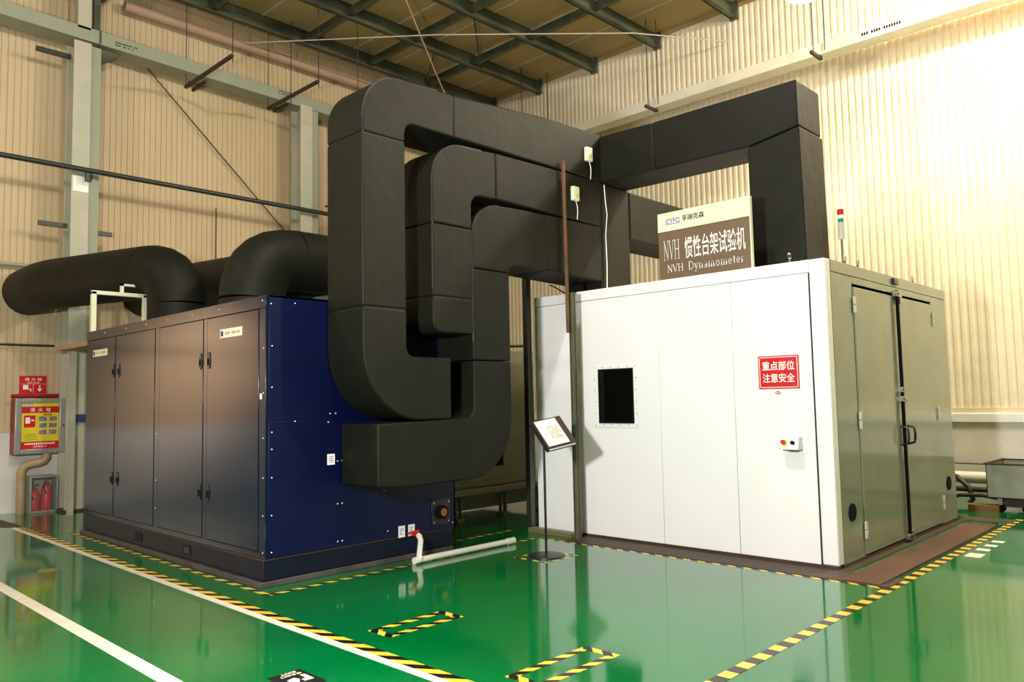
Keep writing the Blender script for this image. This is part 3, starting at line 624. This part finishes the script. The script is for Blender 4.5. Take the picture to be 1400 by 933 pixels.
g = G(); g.cyl((BX1+.05, -1.73, .43), (BX1+.062, -1.73, .43), .042, n=18); g.build('brass_plug', 'brass', fp, smooth=True)
for a, b in ((-.1, -.1), (.1, -.1), (-.1, .1), (.1, .1)): G().cyl((BX1+.012, -1.73+a, .43+b), (BX1+.02, -1.73+a, .43+b), .01, n=8).build('bolt', 'chrome', fp)
# drain pipe
dp = thing('drain_pipe', (-3.3, -1.6, 0), 'white plastic drain pipe lying on the floor beside the blue cabinet', 'pipe')
G().tube([(-3.45, -2.12, .255), (-3.38, -2.12, .255)], .022, 12).build('valve_stub', 'red', dp, smooth=True)
G().bar((-3.42, -2.22, .275), (-3.42, -2.08, .285), .02, .02).build('valve_lever', 'red', dp)
G().tube([(-3.38, -2.12, .25), (-3.36, -2.12, .24), (-3.33, -2.13, .2), (-3.25, -2.22, .05)], .028, 12).build('drop_pipe', 'pvc', dp, smooth=True)
G().tube([(-3.25, -2.25, .035), (-3.26, -2.0, .035), (-3.26, -.95, .035)], .03, 14).build('long_pipe', 'pvc', dp, smooth=True)
G().tube([(-3.25, -2.2, .07), (-3.25, -2.22, .035), (-3.25, -2.28, .035)], .036, 12).build('elbow', 'pvc', dp, smooth=True)
G().cyl((-3.26, -.97, .035), (-3.26, -.86, .035), .036, n=14).build('end_cap', 'pvc', dp, smooth=True)
# rail frame on the cabinet top
t = thing('guard_frame', (-8.05, -3.3, BZ), 'cream tube guard frame standing on the far end of the blue cabinet', 'frame')
for y in (-3.69, -3.04): G().box(-8.12, -8.06, y-.03, y+.03, BZ, 3.12).build('post', 'cream', t, .004)
G().box(-8.12, -8.06, -3.72, -2.98, 3.08, 3.13).build('top_rail', 'cream', t, .004)
G().box(-8.11, -8.07, -3.36, -3.32, 3.13, 3.25).box(-8.11, -8.07, -3.36, -3.16, 3.22, 3.25).build('raised_rail', 'cream', t)
t = thing('side_platform', (-9.3, -3.5, 0), 'pinkish beige platform on a slim green leg left of the blue cabinet', 'platform')
G().box(-10.2, -8.16, -3.52, -3.10, 2.46, 2.53).build('deck', 'pink', t, .004)
for x, y in ((-10.15, -3.3),): G().box(x-.03, x+.03, y-.04, y+.04, 0, 2.46).build('leg', 'col', t)
G().box(-10.56, -10.5, -3.12, -2.9, 1.38, 1.50).build('cross_member', 'navy', t)
t = thing('top_pipework', (-4.9, -1.75, BZ), 'pair of galvanised pipes on posts across the blue cabinet top', 'pipes')
G().cyl((-6.2, -1.7, 2.93), (-3.6, -1.7, 2.93), .05, n=12).build('upper_pipe', 'galv', t, smooth=True)
G().cyl((-6.2, -1.85, 2.78), (-3.6, -1.85, 2.78), .03, n=12).build('lower_pipe', 'galv', t, smooth=True)
for x in (-4.1, -5.9): G().box(x-.025, x+.025, -1.74, -1.69, BZ, 2.9).build('post', 'cream', t)
# round ducts
def bend(p0, p1, p2, r, n=7):
    p0, p1, p2 = Vector(p0), Vector(p1), Vector(p2); a = p1+(p0-p1).normalized()*r; b = p1+(p2-p1).normalized()*r
    return [p0]+[((1-t)**2*a+2*t*(1-t)*p1+t*t*b) for t in [i/n for i in range(n+1)]]+[p2]
def round_duct(name, parts, r, label, base):
    t = thing(name, base, label, 'duct', 'round ducts above the blue cabinet')
    for pts in parts: G().tube(pts, r, 24).build('duct_section', 'duct', t, smooth=True)
    return t
pts = bend((-7.75, -2.75, 2.585), (-7.75, -2.75, 3.47), (-10.15, -3.66, 3.45), .5)[:-1]+bend((-9.7, -3.49, 3.45), (-10.15, -3.66, 3.45), (-11.19, -3.65, 3.45), .3)
t = round_duct('round_duct', [pts[:2], pts[1:9], pts[8:]], .37, 'black round duct running left from the cabinet top into the left wall', (-7.75, -2.75, BZ))
pts = bend((-5.5, -2.82, 2.585), (-5.5, -2.82, 3.32), (-5.5, -.2, 3.32), .52)
round_duct('round_duct', [pts[:2], pts[1:-1], pts[-2:]], .37, 'black round duct curving up and right behind the tall square duct', (-5.5, -2.82, BZ))
pts = [(-5.95, -1.85, 3.25), (-8.5, -1.85, 3.40), (-11.19, -1.85, 3.56)]
round_duct('round_duct', [pts[:2], pts[1:]], .40, 'black round duct lying low behind the two upright round ducts', (-6.2, -2.1, 2.76))
# ================================================================ BACK MACHINE
t = thing('grey_machine', (-5.6, .7, 0), 'grey green machine cabinet glimpsed between the black duct and the chamber', 'cabinet')
G().box(-6.2, -4.95, -.3, .93, .42, 2.3).build('body', 'machine', t, .006)
G().box(-6.2, -4.98, .94, 1.4, .42, 2.3).build('side_bay', 'machine', t, .006)
G().box(-4.95, -4.94, -.2, .90, .5, 2.25).build('door_panel', 'machine', t, .003)
G().box(-6.25, -4.8, -.5, 1.5, .34, .41).build('base_frame', 'machine', t, .004)
G().box(-6.2, -5.0, -.45, 1.45, .12, .34).build('skirt', 'machine', t)
G().box(-4.945, -4.93, .50, .68, .68, .88).build('vent', 'slot', t)
for y in (-.2, .65, 1.35):
    G().box(-5.0, -4.86, y-.06, y+.06, 0, .04).box(-4.96, -4.9, y-.05, y-.035, .04, .34).box(-4.96, -4.9, y+.035, y+.05, .04, .34).build('foot', 'machine', t)
tag(G().tube([(-5.0, .35, 2.33), (-4.96, .6, 2.42), (-4.96, .8, 2.36), (-4.96, 1.2, 2.38)], .02, 8).build('coolant_hose', 'dwire', smooth=True), 'short dark hose lying on top of the grey machine', 'hose')
# ================================================================ HYDRANT CORNER
t = thing('hydrant_cabinet', (-11.05, -3.53, .9), 'silver framed fire hydrant cabinet with red and yellow instructions on the left wall', 'cabinet')
hx = -10.93; ya, yb, za, zb = -3.86, -3.16, .90, 1.76
G().box(-11.18, hx-.02, ya, yb, za, zb).build('body', 'redd', t, .004)
fr_ = G()
for a, b, c, d in ((ya, ya+.09, za, zb), (yb-.09, yb, za, zb), (ya+.09, yb-.09, za, za+.08), (ya+.09, yb-.09, zb-.07, zb)): fr_.box(hx-.02, hx+.015, a, b, c, d)
fr_.build('door_frame', 'alu', t, .012)
yc, zc = (ya+yb)/2, (za+zb)/2+.005
ps = plate(t, 'poster', 'yellow', (hx-.018, yc, zc), YR, ZU, yb-ya-.18, zb-za-.15, .006)
pw, ph = yb-ya-.18, zb-za-.15; px_ = hx-.012
plate(ps, 'red_band', 'red', (px_, yc, zc+ph*.35), YR, ZU, pw, ph*.14, .002)
plate(ps, 'red_band', 'red', (px_, yc, zc-ph*.42), YR, ZU, pw, ph*.16, .002)
text('消  火  栓', ps, (px_, yc, zc+ph*.35), YR, ZU, pw*.55, ph*.09, 'wht', .008, .003)
logo(ps, (px_, yc-pw*.33, zc+ph*.455), YR, ZU, pw*.24, ph*.055)
plate(ps, 'hose_picture', 'red', (px_, yc-pw*.28, zc+ph*.10), YR, ZU, pw*.3, ph*.26, .002)
plate(ps, 'hose_picture_box', 'wht', (px_+.002, yc-pw*.33, zc+ph*.12), YR, ZU, pw*.12, ph*.13, .001)
plate(ps, 'hose_picture_nozzle', 'wht', (px_+.002, yc-pw*.20, zc+ph*.12), YR, ZU, pw*.08, ph*.03, .001)
dashes(ps, (px_, yc+pw*.2, zc+ph*.235), YR, ZU, pw*.22, ph*.025, 1, 4, 'blk', .9, .002)
for i in range(2):
    for j in range(3): plate(ps, 'picture', 'pmix', (px_, yc+pw*(.07+.27*i), zc+ph*(.15-.145*j)), YR, ZU, pw*.21, ph*.10, .002)
dashes(ps, (px_, yc-pw*.27, zc-ph*.24), YR, ZU, pw*.3, ph*.13, 4, 6, 'blk', .25, .002)
dashes(ps, (px_+.002, yc, zc-ph*.39), YR, ZU, pw*.8, ph*.035, 1, 14, 'wht', .9, .002)
text('火警电话119', ps, (px_+.002, yc, zc-ph*.45), YR, ZU, pw*.36, ph*.04, 'wht', .02, .002)
plate(ps, 'divider', 'redd', (px_, yc-pw*.08, zc-ph*.04), YR, ZU, .004, ph*.56, .001)
G().cyl((hx+.015, yb-.03, 1.33), (hx+.025, yb-.03, 1.33), .012, n=10).build('lock', 'black', t)
pipe([(-11.0, -3.9, 1.80), (-11.0, -3.05, 1.80)], .03, 'redd', 'red_pipe', 'dark red pipe stub above the hydrant cabinet')
pipe([(-11.0, -3.4, .9), (-11.0, -3.4, .84), (-11.0, -3.44, .78), (-11.0, -3.52, .76), (-11.0, -3.62, .75), (-11.0, -3.70, .72), (-11.0, -3.74, .64), (-11.0, -3.74, 0)], .062, 'beige', 'bent_pipe', 'beige bent water pipe below the hydrant cabinet', n=16)
s = thing('fire_hose_sign', (-11.18, -3.555, 1.83), 'small red fire hose sign on the wall above the hydrant cabinet', 'sign')
G().box(-11.2, -11.17, -3.745, -3.375, 1.84, 2.12).build('red_sheet', 'red', s)
text('消 火 栓', s, (-11.17, -3.560, 2.065), YR, ZU, .24, .05, 'wht', .015, .003)
text('FIRE HOSE', s, (-11.17, -3.560, 2.012), YR, ZU, .17, .022, 'wht', .0, .003)
plate(s, 'divider', 'wht', (-11.17, -3.560, 1.992), YR, ZU, .36, .003, .003); plate(s, 'divider', 'wht', (-11.17, -3.560, 1.92), YR, ZU, .004, .14, .003)
plate(s, 'hose_symbol', 'wht', (-11.17, -3.665, 1.94), YR, ZU, .075, .07, .003); plate(s, 'hose_symbol', 'wht', (-11.17, -3.610, 1.91), YR, ZU, .05, .012, .003); plate(s, 'hose_symbol', 'wht', (-11.17, -3.593, 1.892), YR, ZU, .014, .035, .003)
g = G(); g.add([(-11.166, y, z) for y, z in ((-3.480, 1.97), (-3.460, 1.97), (-3.460, 1.915), (-3.435, 1.915), (-3.470, 1.865), (-3.505, 1.915), (-3.480, 1.915))], [tuple(range(7))]); g.build('arrow', 'wht', s)
t = thing('extinguisher_box', (-11.0, -3.45, 0), 'grey glazed fire extinguisher box standing on the floor by the wall', 'cabinet')
ex0, ex1 = -11.16, -10.82; ey0, ey1 = -3.66, -3.27; eh = .56
G().box(ex0, ex1, ey0, ey0+.015, 0, eh).box(ex0, ex1, ey1-.015, ey1, 0, eh).box(ex0, ex1, ey0+.015, ey1-.015, eh-.015, eh).box(ex0, ex1, ey0+.015, ey1-.015, .0, .02).box(ex0, ex0+.01, ey0+.015, ey1-.015, .02, eh-.015).build('case', 'machine', t)
g = G()
for a, b, c, d in ((ey0, ey0+.025, 0, eh), (ey1-.025, ey1, 0, eh), (ey0+.025, ey1-.025, 0, .035), (ey0+.025, ey1-.025, eh-.025, eh)): g.box(ex1, ex1+.012, a, b, c, d)
g.build('door_frame', 'alu', t, .003)
G().box(ex1+.004, ex1+.007, ey0+.025, ey1-.025, .035, eh-.025).build('pane', 'cglass', t)
for i, (y, h, lab) in enumerate(((-3.57, .34, 'red fire extinguisher, shorter left one in the glazed box'), (-3.40, .42, 'red fire extinguisher, taller right one in the glazed box'))):
    e = thing('fire_extinguisher', (-10.95, y, .022), lab, 'extinguisher', 'extinguishers in the glazed box')
    G().lathe([(0, 0), (.07, 0), (.075, .02), (.075, h-.08), (.05, h-.03), (.02, h), (0, h)], (-10.95, y, .022), 18).build('cylinder', 'red', e, smooth=True)
    G().box(-10.97, -10.93, y-.02, y+.02, h+.02, h+.05).bar((-10.95, y-.05, h+.07), (-10.95, y+.06, h+.10), .02, .012).build('valve_handle', 'redd', e)
    G().tube([(-10.93, y-.03, h+.03), (-10.88, y-.06, h-.05), (-10.875, y-.02, h-.14)], .01, 8).build('hose', 'black', e, smooth=True)
    G().box(-10.885, -10.883, y-.03, y+.03, .14, .22).build('label_patch', 'wht', e)
# ================================================================ RIGHT BACK: trough, pipes
t = thing('metal_trough', (.9, 5.0, 0), 'open galvanised metal trough cart at the right edge by the back wall', 'trough')
g = G(); x0, x1, y0, y1, z0, z1 = .12, 2.6, 4.6, 5.5, .19, .62
for a in ((x0, x1, y0, y0+.01, z0, z1), (x0, x1, y1-.01, y1, z0, z1), (x0, x0+.01, y0, y1, z0, z1), (x1-.01, x1, y0, y1, z0, z1), (x0, x1, y0, y1, z0, z0+.01)): g.box(*a)
g.build('tub', 'galv', t)
g = G()
for a in ((x0-.02, x1, y0-.02, y0+.02, z1, z1+.02), (x0-.02, x1, y1-.02, y1+.02, z1, z1+.02), (x0-.02, x0+.02, y0, y1, z1, z1+.02)): g.box(*a)
g.build('rim', 'rust', t)
G().box(.3, 2.5, 4.65, 5.4, .08, .18).build('chassis', 'bkrust', t)
for x in (.25, .55, 1.6):
    g = G(); g.cyl((x, 4.66, .06), (x, 4.71, .06), .06, n=16); w_ = g.build('wheel', 'black', t, smooth=True)
    G().box(x-.03, x+.03, 4.65, 4.72, .1, .19).build('caster_fork', 'chrome', t)
pipe([(-4, 5.75, .33), (1.5, 5.75, .33)], .085, 'pvc', 'wall_pipe', 'thick pale pipe running low along the back wall', n=16)
pipe([(-4, 5.65, .17), (1.5, 5.65, .17)], .04, 'dkpipe', 'wall_pipe', 'dark pipe under the thick pale pipe at the back wall')
pipe([(-3.5, 6.1, .57), (-2, 6.12, .52), (-.5, 6.1, .50), (.5, 6.12, .50)], .01, 'dwire', 'wall_cable', 'thin dark cable along the back wall above the pale pipe', 'cable', 6)
pipe([(-.6, 5.4, .34), (-.42, 5.3, .38), (-.25, 5.2, .25), (-.2, 5.2, .08), (-.25, 5.2, .03)], .035, 'dkpipe', 'loose_hose', 'black loose hose bending down behind the chamber corner', 'hose')
pipe([(-.6, 5.0, .06), (-.3, 4.95, .16), (.0, 4.9, .18), (.3, 4.85, .14)], .028, 'rustd', 'loose_hose', 'brown loose hose lying in front of the black hose', 'hose')
tag(G().prism([(-.1, 4.55), (.25, 4.55), (.25, 4.75), (-.15, 4.75)], 'z', .0, .09).build('wood_offcut', 'wood'), 'brown wooden offcut on the floor beside the trough wheels', 'board')
# ================================================================ FLOOR MARKINGS
def strip(name, a, b, w, m, label, cat, z=.0015, parent=None):
    a = Vector((a[0], a[1], 0)); b = Vector((b[0], b[1], 0)); d = (b-a).normalized(); n = Vector((-d.y, d.x, 0)); g = G()
    p = [a-n*w/2, b-n*w/2, b+n*w/2, a+n*w/2]
    g.add([q+Vector((0, 0, zz)) for zz in (.0002, z) for q in p], [(0,3,2,1),(4,5,6,7),(0,1,5,4),(1,2,6,5),(2,3,7,6),(3,0,4,7)])
    o = g.build(name, m, parent, uv=lambda v: ((v-a).dot(d), (v-a).dot(n)))
    if label: tag(o, label, cat)
    return o
strip('floor_line', (-11, -5.27), (3, -5.25), .10, 'line', 'plain white floor line crossing the bottom left corner', 'floor marking')
strip('floor_line', (-9.45, -4.215), (2.5, -4.215), .065, 'line', 'white floor line beside the striped tape before the blue cabinet', 'floor marking')
strip('hazard_tape', (-9.45, -4.14), (2.5, -4.14), .085, 'tape3', 'yellow black tape along the white line before the blue cabinet', 'tape', .002)
strip('hazard_tape', (-8.3, -3.835), (-3.27, -3.835), .05, 'tape3', 'yellow black tape hugging the front foot of the blue cabinet', 'tape')
strip('hazard_tape', (-3.25, -3.83), (-3.3, -.5), .05, 'tape', 'yellow black tape running past the white drain pipe', 'tape')
strip('hazard_tape', (-3.9, -1.7), (-3.9, -.2), .04, 'tape', 'yellow black tape behind the drain pipe toward the grey machine', 'tape')
strip('hazard_tape', (-3.2, -.44), (.52, -.43), .045, 'tape', 'yellow black tape along the front of the rusty chamber border', 'tape')
strip('hazard_tape', (.57, -7), (.57, 4.15), .085, 'tape2', 'long square striped yellow black tape right of the chamber', 'tape', .002)
def rect(x0, x1, y0, y1, w, label, m='tape'):
    t = thing('tape_rectangle', ((x0+x1)/2, (y0+y1)/2, 0), label, 'tape', 'taped rectangles on the floor')
    for a, b in (((x0, y0+w/2), (x1, y0+w/2)), ((x0, y1-w/2), (x1, y1-w/2)), ((x0+w/2, y0+w), (x0+w/2, y1-w)), ((x1-w/2, y0+w), (x1-w/2, y1-w))):
        strip('tape_side', a, b, w, m, None, None, .0015, t)
rect(-1.75, -1.50, -3.90, -3.22, .06, 'yellow black taped rectangle left of centre in the foreground')
rect(-.38, -.10, -3.92, -3.18, .06, 'yellow black taped rectangle at the bottom edge right of centre')
rect(-2.72, -2.28, -1.42, -.93, .035, 'yellow black taped square round the reading stand base')
for i, (x0, x1, y) in enumerate(((.66, .80, 1.45), (.66, .78, 1.80), (.67, .78, 2.08), (.67, .78, 2.36))):
    o = strip('floor_dash', (x0, y), (x1, y), .22 if i == 0 else .12, 'mark', 'short white dash right of the long tape, '+('biggest and nearest','second nearest','third nearest','farthest')[i], 'floor marking'); o['group'] = 'white dashes on the floor'
t = thing('exit_floor_sign', (-1.26, -4.75, 0), 'black floor sign with cream exit arrow cut off at the bottom edge', 'sign')
G().box(-1.41, -1.11, -4.86, -4.64, .0004, .002).build('black_sheet', 'blk', t)
UX, RX = (1, 0, 0), (0, -1, 0)
text('安全出口', t, (-1.345, -4.735, .002), RX, UX, .13, .03, 'cream', .02, .0015)
text('EXIT', t, (-1.385, -4.735, .002), RX, UX, .10, .026, 'cream', .02, .0015)
g = G(); g.add([(x, y, .004) for x, y in ((-1.31, -4.67), (-1.2, -4.67), (-1.2, -4.73), (-1.24, -4.73), (-1.24, -4.70), (-1.31, -4.70))], [tuple(range(6))]); g.build('arrow', 'cream', t)
g = G(); g.add([(x, y, .004) for x, y in ((-1.29, -4.75), (-1.25, -4.735), (-1.21, -4.76), (-1.22, -4.80), (-1.28, -4.80))], [tuple(range(5))]); g.build('arrow_head', 'cream', t)
g = G(); g.prism([(-11.18, -4.15), (-9.5, -4.08), (-9.45, -4.2), (-9.9, -4.45), (-11.18, -4.7)], 'z', .0004, .004)
tag(g.build('rusty_plate', 'rustd'), 'rusty brown floor plate at the left edge below the wall', 'floor plate')
g = G(); g.prism([(-6.02, -4.80), (-5.9, -4.86), (-5.78, -4.80), (-5.82, -4.70), (-5.93, -4.66), (-6.0, -4.70)], 'z', .0004, .002)
tag(g.build('floor_patch', 'stainm'), 'small worn yellowish floor patch between the white lines', 'floor patch')
for o in bpy.data.objects:
    if '_w' in o: del o['_w']
